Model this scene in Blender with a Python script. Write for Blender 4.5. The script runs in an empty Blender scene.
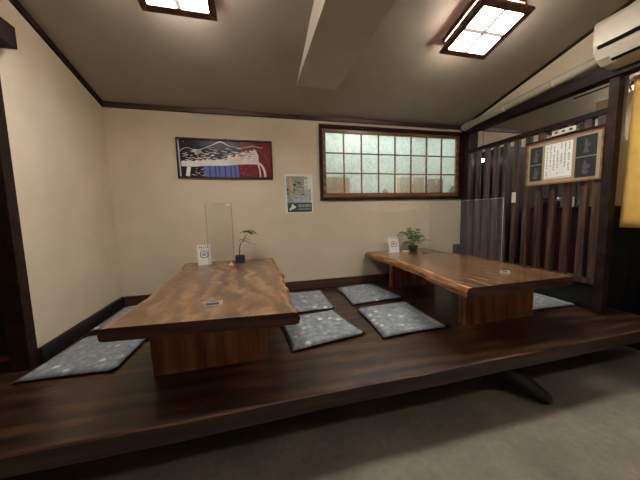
import bpy, bmesh, math, random
from mathutils import Vector, Matrix, noise
random.seed(7)
S = bpy.context.scene
DIVH = .535
BULB = (2.66, 2.596, 1.74)
COL = S.collection
PI = math.pi
# ---------------------------------------------------------------- room figures (metres)
D = 2.788      # back wall
XL = -1.23     # left wall
XR = 2.55      # lattice / lintel plane
H = 2.173      # ceiling height at the back wall
K = 0.2497     # ceiling slope, rising towards the front
ZP = 0.34      # platform top
YF = 1.09      # platform front edge
YN = -3.0      # street side wall
XE = 5.2       # far side of the neighbouring room
XW = -3.2      # far side of the left passage
def ceil_z(y): return H + K * (D - y)

# ---------------------------------------------------------------- materials
def new_mat(name):
    m = bpy.data.materials.new(name); m.use_nodes = True
    nt = m.node_tree; b = nt.nodes['Principled BSDF']
    return m, nt, b
def rgb(r, g, b):
    f = lambda c: (c / 255 / 12.92) if c / 255 <= .04045 else ((c / 255 + .055) / 1.055) ** 2.4
    return (f(r), f(g), f(b), 1)
def coords(nt, scale, rot=(0, 0, 0), rnd=False):
    t = nt.nodes.new('ShaderNodeTexCoord'); mp = nt.nodes.new('ShaderNodeMapping')
    mp.inputs['Scale'].default_value = scale; mp.inputs['Rotation'].default_value = rot
    nt.links.new(t.outputs['Object'], mp.inputs['Vector'])
    if rnd:
        oi = nt.nodes.new('ShaderNodeObjectInfo'); mu = nt.nodes.new('ShaderNodeMath'); mu.operation = 'MULTIPLY'
        mu.inputs[1].default_value = 17; nt.links.new(oi.outputs['Random'], mu.inputs[0])
        cb = nt.nodes.new('ShaderNodeCombineXYZ')
        for i in range(3): nt.links.new(mu.outputs[0], cb.inputs[i])
        nt.links.new(cb.outputs[0], mp.inputs['Location'])
    return mp.outputs['Vector']
def ramp(nt, fac, stops):
    r = nt.nodes.new('ShaderNodeValToRGB'); e = r.color_ramp.elements
    while len(e) < len(stops): e.new(.5)
    for el, (p, c) in zip(e, stops): el.position = p; el.color = c
    nt.links.new(fac, r.inputs['Fac']); return r.outputs['Color']
def tex_noise(nt, vec, scale, detail=4, rough=.55, dist=0):
    n = nt.nodes.new('ShaderNodeTexNoise'); n.inputs['Scale'].default_value = scale
    n.inputs['Detail'].default_value = detail; n.inputs['Roughness'].default_value = rough
    n.inputs['Distortion'].default_value = dist
    nt.links.new(vec, n.inputs['Vector']); return n.outputs['Fac']
def bump(nt, b, h, s, d=.01):
    bp = nt.nodes.new('ShaderNodeBump'); bp.inputs['Strength'].default_value = s; bp.inputs['Distance'].default_value = d
    nt.links.new(h, bp.inputs['Height']); nt.links.new(bp.outputs[0], b.inputs['Normal'])
def plain(name, c, rough=.5, metal=0, c2=None, scale=8, bs=0, coat=0, rnd=False, spec=None):
    m, nt, b = new_mat(name)
    b.inputs['Roughness'].default_value = rough; b.inputs['Metallic'].default_value = metal
    b.inputs['Coat Weight'].default_value = coat
    if spec is not None: b.inputs['Specular IOR Level'].default_value = spec
    c2 = c2 or tuple(x * .86 for x in c[:3]) + (1,)
    v = coords(nt, (1, 1, 1), rnd=rnd); n = tex_noise(nt, v, scale)
    nt.links.new(ramp(nt, n, [(.3, c2), (.7, c)]), b.inputs['Base Color'])
    if bs: bump(nt, b, tex_noise(nt, v, scale * 6), bs, .003)
    return m
def wood(name, dark, mid, light, grain=(1.2, 14, 14), rough=.35, coat=.3, bs=.15, figure=.7, rnd=True, tight=.16, spec=.5):
    """grain: low number = direction the grain runs along."""
    m, nt, b = new_mat(name)
    v = coords(nt, grain, rnd=rnd)
    t0 = nt.nodes.new('ShaderNodeTexCoord'); wn = nt.nodes.new('ShaderNodeTexNoise'); wn.inputs['Scale'].default_value = 3.2
    wn.inputs['Detail'].default_value = 3; nt.links.new(t0.outputs['Object'], wn.inputs['Vector'])
    wv = nt.nodes.new('ShaderNodeVectorMath'); wv.operation = 'MULTIPLY_ADD'; wv.inputs[1].default_value = (figure * .55,) * 3
    nt.links.new(wn.outputs['Color'], wv.inputs[0]); nt.links.new(v, wv.inputs[2]); v2 = wv.outputs[0]
    w = nt.nodes.new('ShaderNodeTexWave'); w.wave_type = 'BANDS'; w.bands_direction = 'DIAGONAL'
    w.inputs['Scale'].default_value = .55; w.inputs['Distortion'].default_value = figure
    w.inputs['Detail'].default_value = 4; w.inputs['Detail Scale'].default_value = 1.2
    nt.links.new(v2, w.inputs['Vector'])
    n = tex_noise(nt, v2, 2.2, 10, .68, .3)
    mx = nt.nodes.new('ShaderNodeMath'); mx.operation = 'MULTIPLY_ADD'; mx.inputs[1].default_value = .14
    nt.links.new(w.outputs['Fac'], mx.inputs[0])
    m2 = nt.nodes.new('ShaderNodeMath'); m2.operation = 'MULTIPLY'; m2.inputs[1].default_value = .86
    nt.links.new(n, m2.inputs[0]); nt.links.new(m2.outputs[0], mx.inputs[2])
    col = ramp(nt, mx.outputs[0], [(.5 - tight, dark), (.5, mid), (.5 + tight, light)])
    nt.links.new(col, b.inputs['Base Color'])
    b.inputs['Specular IOR Level'].default_value = spec
    b.inputs['Roughness'].default_value = rough; b.inputs['Coat Weight'].default_value = coat
    b.inputs['Coat Roughness'].default_value = .22
    bump(nt, b, n, bs, .004)
    return m
def emis(name, c, s, c2=None, scale=6):
    m, nt, b = new_mat(name)
    v = coords(nt, (1, 1, 1)); n = tex_noise(nt, v, scale)
    cc = ramp(nt, n, [(.3, c2 or c), (.7, c)])
    nt.links.new(cc, b.inputs['Base Color']); nt.links.new(cc, b.inputs['Emission Color'])
    b.inputs['Emission Strength'].default_value = s; return m
def clear(name, tint, gloss=.08, opac=.05, rough=.03):
    m = bpy.data.materials.new(name); m.use_nodes = True; nt = m.node_tree; nt.nodes.clear()
    o = nt.nodes.new('ShaderNodeOutputMaterial'); t = nt.nodes.new('ShaderNodeBsdfTransparent')
    t.inputs[0].default_value = tint
    g = nt.nodes.new('ShaderNodeBsdfGlossy'); g.inputs['Roughness'].default_value = rough
    d = nt.nodes.new('ShaderNodeBsdfDiffuse'); d.inputs[0].default_value = (.75, .75, .75, 1)
    fr = nt.nodes.new('ShaderNodeFresnel'); fr.inputs[0].default_value = 1.45
    vn = coords(nt, (1, 1, 1)); nn = tex_noise(nt, vn, 9)
    mo = nt.nodes.new('ShaderNodeMath'); mo.operation = 'MULTIPLY'; mo.inputs[1].default_value = opac * 2
    nt.links.new(nn, mo.inputs[0])
    ge = nt.nodes.new('ShaderNodeNewGeometry'); iv = nt.nodes.new('ShaderNodeMath'); iv.operation = 'SUBTRACT'; iv.inputs[0].default_value = 1
    nt.links.new(ge.outputs['Backfacing'], iv.inputs[1]); fm = nt.nodes.new('ShaderNodeMath'); fm.operation = 'MULTIPLY'
    nt.links.new(fr.outputs[0], fm.inputs[0]); nt.links.new(iv.outputs[0], fm.inputs[1])
    a = nt.nodes.new('ShaderNodeMixShader'); nt.links.new(mo.outputs[0], a.inputs[0])
    nt.links.new(t.outputs[0], a.inputs[1]); nt.links.new(d.outputs[0], a.inputs[2])
    c = nt.nodes.new('ShaderNodeMixShader'); nt.links.new(fm.outputs[0], c.inputs[0])
    nt.links.new(a.outputs[0], c.inputs[1]); nt.links.new(g.outputs[0], c.inputs[2])
    nt.links.new(c.outputs[0], o.inputs['Surface']); return m

M = {}
M['plaster'] = plain('plaster', rgb(216, 202, 178), .9, c2=rgb(206, 191, 166), scale=3, bs=.25, spec=.15)
M['ceiling'] = plain('ceiling_paint', rgb(170, 161, 149), .9, c2=rgb(161, 152, 140), scale=2, bs=.1, spec=.15)
M['beam_white'] = plain('beam_paint', rgb(196, 190, 178), .85, c2=rgb(188, 181, 168), scale=3, spec=.15)
M['dark_trim'] = wood('dark_trim_wood', rgb(24, 14, 12), rgb(38, 23, 19), rgb(54, 34, 28), (6, 6, 6), .6, 0, spec=.2)
M['trim_x'] = wood('trim_wood_long', rgb(34, 20, 16), rgb(56, 34, 28), rgb(78, 52, 42), (1, 18, 18), .5, .1)
M['base_x'] = wood('baseboard_wood', rgb(50, 32, 24), rgb(74, 48, 36), rgb(96, 64, 48), (1, 18, 18), .5, .1)
M['black_wood'] = wood('black_wood', rgb(16, 10, 10), rgb(24, 15, 14), rgb(34, 22, 20), (8, 8, 1.5), .5, .1)
M['deck'] = wood('dais_deck_wood', rgb(28, 17, 10), rgb(52, 32, 19), rgb(84, 54, 32), (.8, 10, 10), .36, .25, .2, 1.2, tight=.13)
M['deck_edge'] = wood('dais_edge_wood', rgb(30, 16, 14), rgb(46, 26, 22), rgb(70, 42, 33), (1, 16, 16), .45, .2, .25)
M['worn'] = wood('worn_edge_wood', rgb(44, 26, 19), rgb(82, 52, 36), rgb(132, 88, 60), (1.5, 16, 16), .45, .2)
M['slab'] = wood('table_slab_wood', rgb(78, 50, 33), rgb(114, 80, 53), rgb(156, 118, 80), (8.0, 1.6, 6), .3, .6, .12, 3.2, tight=.15)
M['slab2'] = wood('table_slab_wood_straight', rgb(62, 38, 24), rgb(108, 74, 47), rgb(160, 120, 78), (13, 1.1, 6), .26, .6, .12, 1.8, tight=.12)
M['live'] = wood('live_edge_wood', rgb(92, 52, 30), rgb(150, 96, 55), rgb(196, 140, 84), (12, 2.2, 16), .45, .25, .6, 1.2)
M['slab_end'] = wood('slab_end_grain', rgb(44, 20, 18), rgb(70, 36, 30), rgb(92, 50, 40), (3, 12, 20), .45, .2)
M['ped'] = wood('pedestal_wood', rgb(100, 54, 36), rgb(144, 88, 60), rgb(174, 116, 80), (11, 11, 1.2), .42, .25)
M['slat'] = wood('lattice_slat_wood', rgb(36, 22, 17), rgb(66, 44, 34), rgb(100, 72, 56), (20, 20, 1.2), .5, .15)
M['rail'] = wood('lattice_rail_wood', rgb(18, 11, 9), rgb(30, 18, 15), rgb(44, 28, 22), (16, 1.2, 16), .6, 0, spec=.2)
M['win_brown'] = wood('window_brown_wood', rgb(104, 64, 38), rgb(134, 86, 52), rgb(158, 106, 66), (1.5, 12, 12), .45, .2)
M['red_panel'] = plain('dark_red_panel', rgb(64, 26, 24), .4, c2=rgb(44, 18, 18), scale=5)
M['black'] = plain('black_plastic', rgb(22, 22, 24), .4)
M['matt_black'] = plain('matt_black', rgb(24, 22, 20), .95, spec=0.05)
M['black_iron'] = plain('black_iron', rgb(14, 13, 14), .55, bs=.2)
M['white_pl'] = plain('white_plastic', rgb(214, 206, 190), .45)
M['ac_white'] = plain('aged_white_plastic', rgb(205, 196, 176), .45, c2=rgb(192, 182, 160), scale=4)
M['duct'] = plain('duct_plastic', rgb(186, 176, 154), .5)
M['paper'] = plain('white_paper', rgb(232, 230, 222), .8)
M['ink'] = plain('black_ink', rgb(26, 26, 28), .8)
M['lampwood'] = wood('lamp_wood', rgb(66, 40, 26), rgb(100, 64, 42), rgb(140, 94, 62), (6, 6, 6), .5, .1)
M['glass_clear'] = clear('acrylic_sheet', (.97, .97, .97, 1), opac=.03)  # slight grey opacity painted in for the reflected haze on the sheet
M['acrylic_edge'] = plain('acrylic_edge', rgb(128, 124, 116), .25)
M['acrylic_pale'] = plain('acrylic_pale_edge', rgb(206, 202, 196), .25)
M['yellow_cloth'] = plain('yellow_cloth', rgb(240, 196, 104), .9, c2=rgb(226, 180, 88), scale=14, bs=.4)
M['white_cloth'] = plain('white_cloth', rgb(236, 232, 226), .9, bs=.1)
M['leaf'] = plain('leaf_green', rgb(72, 112, 46), .5, c2=rgb(40, 76, 30), scale=20)
M['leaf2'] = plain('leaf_dark_green', rgb(56, 88, 44), .5, c2=rgb(34, 60, 32), scale=20)
M['twig'] = plain('twig_bark', rgb(80, 62, 46), .8)
M['soil'] = plain('soil', rgb(50, 38, 28), .95, scale=60, bs=.8)
M['pot_dark'] = plain('dark_clay', rgb(62, 52, 48), .6)
M['pot_slate'] = plain('slate_glaze', rgb(52, 58, 66), .4)
M['cream'] = plain('cream_paper', rgb(232, 212, 160), .7)
M['card_board'] = plain('cardboard', rgb(236, 170, 92), .8)
M['card_board2'] = plain('cardboard_brown', rgb(186, 116, 52), .8)
M['lamp_glow'] = emis('lamp_shade_glow', (1, .965, .92, 1), 54, (1, .95, .90, 1))
M['bar_glow'] = emis('backlit_bar', (.9, .82, .72, 1), .40)  # faint emission stands in for lamp light shining through the bars
M['lamp_slot'] = emis('lamp_side_glow', (1, .92, .82, 1), 62)
M['cool_bulb'] = emis('cool_bulb_glow', (.75, .93, 1, 1), 18)

# concrete floor
m, nt, b = new_mat('concrete_floor'); v = coords(nt, (1, 1, 1))
n = tex_noise(nt, v, 2.2, 6, .65); n2 = tex_noise(nt, v, 30, 4)
mx = nt.nodes.new('ShaderNodeMix'); mx.data_type = 'RGBA'; mx.blend_type = 'MULTIPLY'; mx.inputs[0].default_value = .5
nt.links.new(ramp(nt, n, [(.3, rgb(108, 102, 88)), (.55, rgb(134, 127, 110)), (.8, rgb(150, 144, 126))]), mx.inputs[6])
nt.links.new(ramp(nt, n2, [(.3, (.6, .6, .6, 1)), (.7, (1, 1, 1, 1))]), mx.inputs[7])
nt.links.new(mx.outputs[2], b.inputs['Base Color']); b.inputs['Roughness'].default_value = .8
bump(nt, b, n2, .4, .006); M['concrete'] = m

# cushion cloth: slate blue with scattered cream dabs
m, nt, b = new_mat('cushion_cloth'); v = coords(nt, (1, 1, 1), rnd=True)
vo = nt.nodes.new('ShaderNodeTexVoronoi'); vo.inputs['Scale'].default_value = 14; vo.inputs['Randomness'].default_value = .9
dn = nt.nodes.new('ShaderNodeTexNoise'); dn.inputs['Scale'].default_value = 40
ad = nt.nodes.new('ShaderNodeVectorMath'); ad.operation = 'MULTIPLY_ADD'; ad.inputs[1].default_value = (.035, .035, .0)
nt.links.new(v, dn.inputs['Vector']); nt.links.new(dn.outputs['Color'], ad.inputs[0]); nt.links.new(v, ad.inputs[2])
nt.links.new(ad.outputs[0], vo.inputs['Vector'])
dots = ramp(nt, vo.outputs['Distance'], [(.16, (1, 1, 1, 1)), (.34, (0, 0, 0, 1))])
sep = nt.nodes.new('ShaderNodeSeparateColor'); nt.links.new(vo.outputs['Color'], sep.inputs[0])
sel = ramp(nt, sep.outputs[0], [(.45, (0, 0, 0, 1)), (.8, (1, 1, 1, 1))])
mu = nt.nodes.new('ShaderNodeMath'); mu.operation = 'MULTIPLY'; nt.links.new(dots, mu.inputs[0]); nt.links.new(sel, mu.inputs[1])
base = ramp(nt, tex_noise(nt, v, 26, 5, .65), [(.36, rgb(114, 119, 124)), (.55, rgb(138, 143, 147)), (.72, rgb(174, 178, 178))])
mx = nt.nodes.new('ShaderNodeMix'); mx.data_type = 'RGBA'; nt.links.new(mu.outputs[0], mx.inputs[0])
nt.links.new(base, mx.inputs[6]); mx.inputs[7].default_value = rgb(216, 212, 194)
nt.links.new(mx.outputs[2], b.inputs['Base Color']); b.inputs['Roughness'].default_value = .85
bump(nt, b, tex_noise(nt, v, 160, 2), .3, .002); M['cushion'] = m
M['cushion_side'] = plain('cushion_underside', rgb(50, 50, 56), .9)

# frosted window glass, lit by the room behind it
m = bpy.data.materials.new('frosted_glass'); m.use_nodes = True; nt = m.node_tree; nt.nodes.clear()
o = nt.nodes.new('ShaderNodeOutputMaterial'); t = nt.nodes.new('ShaderNodeBsdfTransparent'); t.inputs[0].default_value = (.92, .955, .945, 1)
em = nt.nodes.new('ShaderNodeBsdfTranslucent'); gl = nt.nodes.new('ShaderNodeBsdfGlossy'); gl.inputs['Roughness'].default_value = .25
v = coords(nt, (9, 9, 6)); nn = tex_noise(nt, v, 6, 4, .6)
em.inputs[0].default_value = (.88, .94, .92, 1)
fa = ramp(nt, nn, [(.35, (.18, .18, .18, 1)), (.65, (.25, .25, .25, 1))])
a = nt.nodes.new('ShaderNodeMixShader'); nt.links.new(fa, a.inputs[0]); nt.links.new(t.outputs[0], a.inputs[1]); nt.links.new(em.outputs[0], a.inputs[2])
c = nt.nodes.new('ShaderNodeMixShader'); c.inputs[0].default_value = .05; nt.links.new(a.outputs[0], c.inputs[1]); nt.links.new(gl.outputs[0], c.inputs[2])
nt.links.new(c.outputs[0], o.inputs['Surface']); M['frosted'] = m
M['store_wall'] = plain('store_room_wall', rgb(216, 222, 212), .9)

def flat(name, r, g, b_, rough=.7):
    if name not in M: M[name] = plain(name, rgb(r, g, b_), rough, scale=25)
    return M[name]

# ---------------------------------------------------------------- mesh helpers
def B(): return bmesh.new()
def bx(bm, x0, x1, y0, y1, z0, z1, bev=0, mi=0, mtx=None):
    vs = [bm.verts.new((x, y, z)) for z in (z0, z1) for y in (y0, y1) for x in (x0, x1)]
    fs = [bm.faces.new([vs[i] for i in q]) for q in ((0, 2, 3, 1), (4, 5, 7, 6), (0, 1, 5, 4), (2, 6, 7, 3), (0, 4, 6, 2), (1, 3, 7, 5))]
    for f in fs: f.material_index = mi
    if bev:
        es = list({e for f in fs for e in f.edges})
        r = bmesh.ops.bevel(bm, geom=es, offset=bev, segments=2, affect='EDGES', profile=.6)
        vs = list({v for f in r['faces'] for v in f.verts} | {v for v in vs if v.is_valid})
    if mtx is not None: bmesh.ops.transform(bm, matrix=mtx, verts=[v for v in vs if v.is_valid])
    return vs
def prism(bm, pts, axis, a, b_, mi=0):
    """extrude a 2-D outline along x, y or z"""
    def P(p, t):
        return {'x': (t, p[0], p[1]), 'y': (p[0], t, p[1]), 'z': (p[0], p[1], t)}[axis]
    A = [bm.verts.new(P(p, a)) for p in pts]; Bv = [bm.verts.new(P(p, b_)) for p in pts]
    n = len(pts); fs = [bm.faces.new(A), bm.faces.new(Bv[::-1])]
    for i in range(n): fs.append(bm.faces.new((A[i], Bv[i], Bv[(i + 1) % n], A[(i + 1) % n])))
    for f in fs: f.material_index = mi
    return fs
def tube(bm, pts, rad, seg=8, mi=0):
    pts = [Vector(p) for p in pts]; rings = []
    for i, p in enumerate(pts):
        d = (pts[min(i + 1, len(pts) - 1)] - pts[max(i - 1, 0)]).normalized()
        u = d.cross(Vector((0, 0, 1)) if abs(d.z) < .9 else Vector((1, 0, 0))).normalized(); w = d.cross(u)
        r = rad[i] if isinstance(rad, (list, tuple)) else rad
        rings.append([bm.verts.new(p + (u * math.cos(2 * PI * k / seg) + w * math.sin(2 * PI * k / seg)) * r) for k in range(seg)])
    for a, b_ in zip(rings, rings[1:]):
        for k in range(seg):
            f = bm.faces.new((a[k], a[(k + 1) % seg], b_[(k + 1) % seg], b_[k])); f.smooth = True; f.material_index = mi
    for r in (rings[0][::-1], rings[-1]): bm.faces.new(r).material_index = mi
def lathe(bm, prof, c=(0, 0, 0), seg=20, mi=0):
    rings = [[bm.verts.new((c[0] + r * math.cos(2 * PI * k / seg), c[1] + r * math.sin(2 * PI * k / seg), c[2] + z)) for k in range(seg)] for r, z in prof]
    for a, b_ in zip(rings, rings[1:]):
        for k in range(seg):
            f = bm.faces.new((a[k], a[(k + 1) % seg], b_[(k + 1) % seg], b_[k])); f.smooth = True; f.material_index = mi
    bm.faces.new(rings[0][::-1]).material_index = mi; bm.faces.new(rings[-1]).material_index = mi
def poly(bm, pts, mi=0):
    bm.faces.new([bm.verts.new(p) for p in pts]).material_index = mi
def obj(name, bm, mats, parent=None, loc=None, fix=True):
    if fix: bmesh.ops.recalc_face_normals(bm, faces=bm.faces)
    me = bpy.data.meshes.new(name); bm.to_mesh(me); bm.free()
    for x in (mats if isinstance(mats, (list, tuple)) else [mats]): me.materials.append(x)
    o = bpy.data.objects.new(name, me); COL.objects.link(o)
    if parent: o.parent = parent
    if loc: o.location = loc
    return o
def thing(name, label, cat, loc=(0, 0, 0), rot=(0, 0, 0), group=None):
    o = bpy.data.objects.new(name, None); COL.objects.link(o); o.empty_display_size = .1
    o.location = loc; o.rotation_euler = rot; o['label'] = label; o['category'] = cat
    if group: o['group'] = group
    return o
def tag(o, label, cat, group=None, kind=None):
    o['label'] = label; o['category'] = cat
    if group: o['group'] = group
    if kind: o['kind'] = kind
    return o
def struct(name, bm, mats, label=None, parent=None):
    o = obj(name, bm, mats, parent); o['kind'] = 'structure'
    if label: o['label'] = label
    o['category'] = name.split('_')[0]
    return o
def glyphs(bm, chars_w, chars_h, cols, rows, x0, z0, cw, ch, y, mi, seed=1, keep=.9):
    """small brush-like strokes standing for columns of tiny handwriting"""
    rn = random.Random(seed)
    for i in range(cols):
        for j in range(rows):
            if rn.random() > keep: continue
            cx = x0 + i * cw; cz = z0 - j * ch
            for k in range(3):
                if rn.random() < .5: w, h = chars_w, chars_h * .16
                else: w, h = chars_w * .2, chars_h * .8
                ox = (rn.random() - .5) * chars_w * .5; oz = (rn.random() - .5) * chars_h * .6
                poly(bm, [(cx + ox - w / 2, y, cz + oz - h / 2), (cx + ox + w / 2, y, cz + oz - h / 2),
                          (cx + ox + w / 2, y, cz + oz + h / 2), (cx + ox - w / 2, y, cz + oz + h / 2)], mi)
def text_mesh(name, s, size, mat, parent, loc, rot=(PI / 2, 0, 0), ext=.0003):
    cu = bpy.data.curves.new('t', 'FONT'); cu.body = s; cu.size = size; cu.extrude = ext; cu.align_x = 'CENTER'; cu.align_y = 'CENTER'
    to = bpy.data.objects.new('t', cu); COL.objects.link(to)
    bpy.context.view_layer.update()
    me = bpy.data.meshes.new_from_object(to.evaluated_get(bpy.context.evaluated_depsgraph_get()))
    bpy.data.objects.remove(to); me.materials.clear(); me.materials.append(mat)
    o = bpy.data.objects.new(name, me); COL.objects.link(o); o.parent = parent; o.location = loc; o.rotation_euler = rot
    return o

# ================================================================ SETTING
T = .12
b = B(); bx(b, XW - T, XE + T, YN - T, D + 1.6, -.1, 0); struct('floor', b, M['concrete'], 'grey concrete floor in front of the raised wooden platform')
# ceiling: one sloping sheet rising towards the street side
b = B()
prism(b, [(YN - T, ceil_z(YN - T)), (D + T, ceil_z(D + T)), (D + T, ceil_z(D + T) + .1), (YN - T, ceil_z(YN - T) + .1)], 'x', XW - T, XE + T)
struct('ceiling', b, M['ceiling'], 'grey sloping ceiling')
# back wall with the window opening
WX0, WX1, WZ0, WZ1 = .723, 2.541, 1.303, 2.100
b = B()
zt = H + .02
bx(b, XL - T, WX0, D, D + T, 0, zt); bx(b, WX1, XE, D, D + T, 0, zt); bx(b, WX0, WX1, D, D + T, 0, WZ0); bx(b, WX0, WX1, D, D + T, WZ1, zt)
bmesh.ops.remove_doubles(b, verts=b.verts, dist=1e-5)
struct('wall_back', b, M['plaster'], 'beige plaster wall behind both tables')
# left wall
PY = 1.79
b = B()
prism(b, [(PY, 0), (D, 0), (D, ceil_z(D)), (PY, ceil_z(PY))], 'x', XL - T, XL)
prism(b, [(YN, 2.06), (PY, 2.06), (PY, ceil_z(PY)), (YN, ceil_z(YN))], 'x', XL - T, XL)
struct('wall_left', b, M['plaster'], 'beige plaster wall on the left')
# passage behind the left opening: dark boarded wall facing the camera
b = B(); bx(b, XW, XL - T - .001, 1.93, 2.0, 0, 2.9)
for i in range(12): bx(b, XW + .02 + i * .15, XW + .14 + i * .15, 1.922, 1.932, ZP + .05, 2.05)
struct('wall_passage', b, M['black_wood'], 'dark boarded wall beside the left post')
b = B(); bx(b, XW, XL - .001, 1.885, 1.921, ZP, ZP + .022); struct('baseboard_passage', b, M['ped'], 'thin worn sill at the foot of the dark boards')
b = B(); bx(b, XW - T, XW, YN, 2.0, 0, 3.7); struct('wall_west', b, M['plaster'])
b = B(); bx(b, XW, XE, YN - T, YN, 0, 3.75); struct('wall_front', b, M['plaster'])
b = B(); bx(b, XE, XE + T, YN, D + T, 0, 3.75); struct('wall_east', b, M['plaster'])
# wedge of wall above the lintel on the right
b = B()
prism(b, [(YN, 2.15), (D, 2.15), (D, ceil_z(D)), (YN, ceil_z(YN))], 'x', XR, XR + .06)
struct('wall_right', b, M['plaster'], 'wedge of beige wall above the dark lintel on the right')
# trims
def slope_bar(name, x0, x1, y0, y1, th, drop, mat, label):
    b = B(); prism(b, [(y0, ceil_z(y0) - drop - th), (y1, ceil_z(y1) - drop - th), (y1, ceil_z(y1) - drop), (y0, ceil_z(y0) - drop)], 'x', x0, x1)
    return struct(name, b, mat, label)
slope_bar('trim_1', XL, XL + .02, YN, D - .022, .038, -.001, M['dark_trim'], 'dark cornice along the sloping top of the left wall')
slope_bar('trim_2', XR - .015, XR, YN, D - .1, .022, -.001, M['dark_trim'], 'thin dark cornice above the duct on the right wall')
b = B(); bx(b, XL, XR - .002, D - .022, D, H - .036, H + .004); struct('trim_3', b, M['trim_x'], 'dark brown cornice across the top of the back wall')
b = B(); bx(b, XR + .062, XE, D - .022, D, H - .036, H + .004); struct('trim_4', b, M['trim_x'], 'dark cornice of the room beyond the lattice')
HB = .435
b = B(); bx(b, XL + .03, 2.52, D - .022, D, ZP, HB - .003, .003); struct('baseboard_back', b, M['base_x'], 'dark brown skirting of the back wall')
b = B(); bx(b, XL, XL + .022, PY + .0, D, ZP, HB - .003, .003); struct('baseboard_left', b, M['black_wood'], 'dark skirting of the left wall')
# left post and lintel
b = B(); bx(b, XL - .085, XL + .004, PY - .065, PY - .001, 0, 2.07, .004); struct('trim_5', b, M['dark_trim'], 'dark wooden post at the end of the left wall')
b = B(); bx(b, XL - .02, XL + .075, -1.2, PY + .025, 2.055, 2.165, .004); struct('trim_6', b, M['dark_trim'], 'stub of dark lintel high on the left wall')
# boxed beam hanging below the ceiling
b = B()
YB = 2.382; ZB = ceil_z(YB)
prism(b, [(YN, ZB), (YB, ZB), (YN, ceil_z(YN) + .01)], 'x', .425, .795)
struct('trim_7', b, M['beam_white'], 'boxed white painted beam running along the ceiling')
# corner pillar, lintel, post of the partition
b = B(); bx(b, XR - .005, XR + .13, D - .1, D, 0, ceil_z(D - .1) - .0, .004); struct('trim_8', b, M['dark_trim'], 'dark corner pillar between the window and the lattice')
b = B(); bx(b, XR - .05, XR + .05, YN, D - .102, 2.065, 2.15, .004); struct('trim_9', b, M['rail'], 'long dark lintel beam over the lattice')
b = B(); bx(b, XR - .03, XR + .03, 1.343, 1.40, ZP, 2.065, .005); struct('trim_10', b, M['dark_trim'], 'dark square post at the near end of the lattice')

# ---------------------------------------------------------------- window with the store room behind it
win = thing('window_1', 'wide wooden window with twenty four frosted panes in the back wall', 'window', (0, D, 0)); win['kind'] = 'structure'
def frame_bm(x0, x1, z0, z1, w, y0, y1, wb=None):
    b = B(); wb = wb or w
    bx(b, x0, x1, y0, y1, z1 - w, z1, .002); bx(b, x0, x1, y0, y1, z0, z0 + wb, .002)
    bx(b, x0, x0 + w, y0, y1, z0 + wb, z1 - w, .002); bx(b, x1 - w, x1, y0, y1, z0 + wb, z1 - w, .002)
    return b
obj('window_frame', frame_bm(WX0 - .002, WX1 + .002, WZ0 - .002, WZ1 + .002, .034, -.018, .06), M['dark_trim'], win)
ix0, ix1, iz0, iz1 = WX0 + .034, WX1 - .036, WZ0 + .034, WZ1 - .034
obj('window_sash', frame_bm(ix0, ix1, iz0, iz1, .038, .005, .035, .045), M['win_brown'], win)
gx0, gx1, gz0, gz1 = ix0 + .038, ix1 - .038, iz0 + .045, iz1 - .038
b = B()
for i in range(1, 8):
    x = gx0 + (gx1 - gx0) * i / 8; bx(b, x - .006, x + .006, .008, .024, gz0, gz1)
for j in (1, 2):
    z = gz0 + (gz1 - gz0) * j / 3; bx(b, gx0, gx1, .006, .022, z - .006, z + .006)
obj('glazing_bars', b, M['win_brown'], win)
b = B(); bx(b, gx0 - .01, gx1 + .01, .026, .03, gz0 - .01, gz1 + .01); obj('window_glass', b, M['frosted'], win)
# little store room behind
b = B(); x0, x1, y1 = WX0 - .1, WX1 + .1, D + .8
bx(b, x0, x1, y1, y1 + .05, 1.1, 2.4); bx(b, x0 - .05, x0, D + T, y1, 1.1, 2.4); bx(b, x1, x1 + .05, D + T, y1, 1.1, 2.4)
bx(b, x0, x1, D + T, y1, 2.4, 2.45); bx(b, x0, x1, D + T, y1, 1.05, 1.36)
struct('wall_storeroom', b, M['store_wall'], 'pale room seen through the frosted window')
def carton(x, w, d, h, y, label, mt):
    t = thing('cardboard_box', label, 'box', (x, y, 1.361))
    b = B(); bx(b, -w / 2, w / 2, -d / 2, d / 2, 0, h, .004); obj('carton', b, mt, t)
    b = B(); bx(b, -.02, .02, -d / 2 - .001, d / 2 + .001, h * .65, h + .002); obj('tape', b, M['cream'], t)
carton(.97, .28, .09, .21, D + .17, 'pale cardboard box behind the lower left pane of the frosted window', M['card_board'])
carton(2.28, .20, .09, .20, D + .17, 'brown cardboard box behind the lower right part of the frosted window', M['card_board2'])
carton(1.98, .34, .09, .23, D + .24, 'pale low cardboard box behind the frosted window, beside the brown one', M['card_board'])
def bottle_like(x, r, h, y, label, mt):
    b = B(); lathe(b, [(r * .6, 0), (r, h * .15), (r, h * .6), (r * .5, h * .8), (r * .4, h)]); 
    tag(obj('jar', b, mt, loc=(x, y, 1.361)), label, 'jar')
bottle_like(1.58, .04, .08, D + .16, 'small brown jar behind the fourth lower pane of the window', M['card_board2'])
bottle_like(2.56, .04, .12, D + .17, 'small green jar behind the last lower pane of the window', M['leaf2'])

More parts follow.
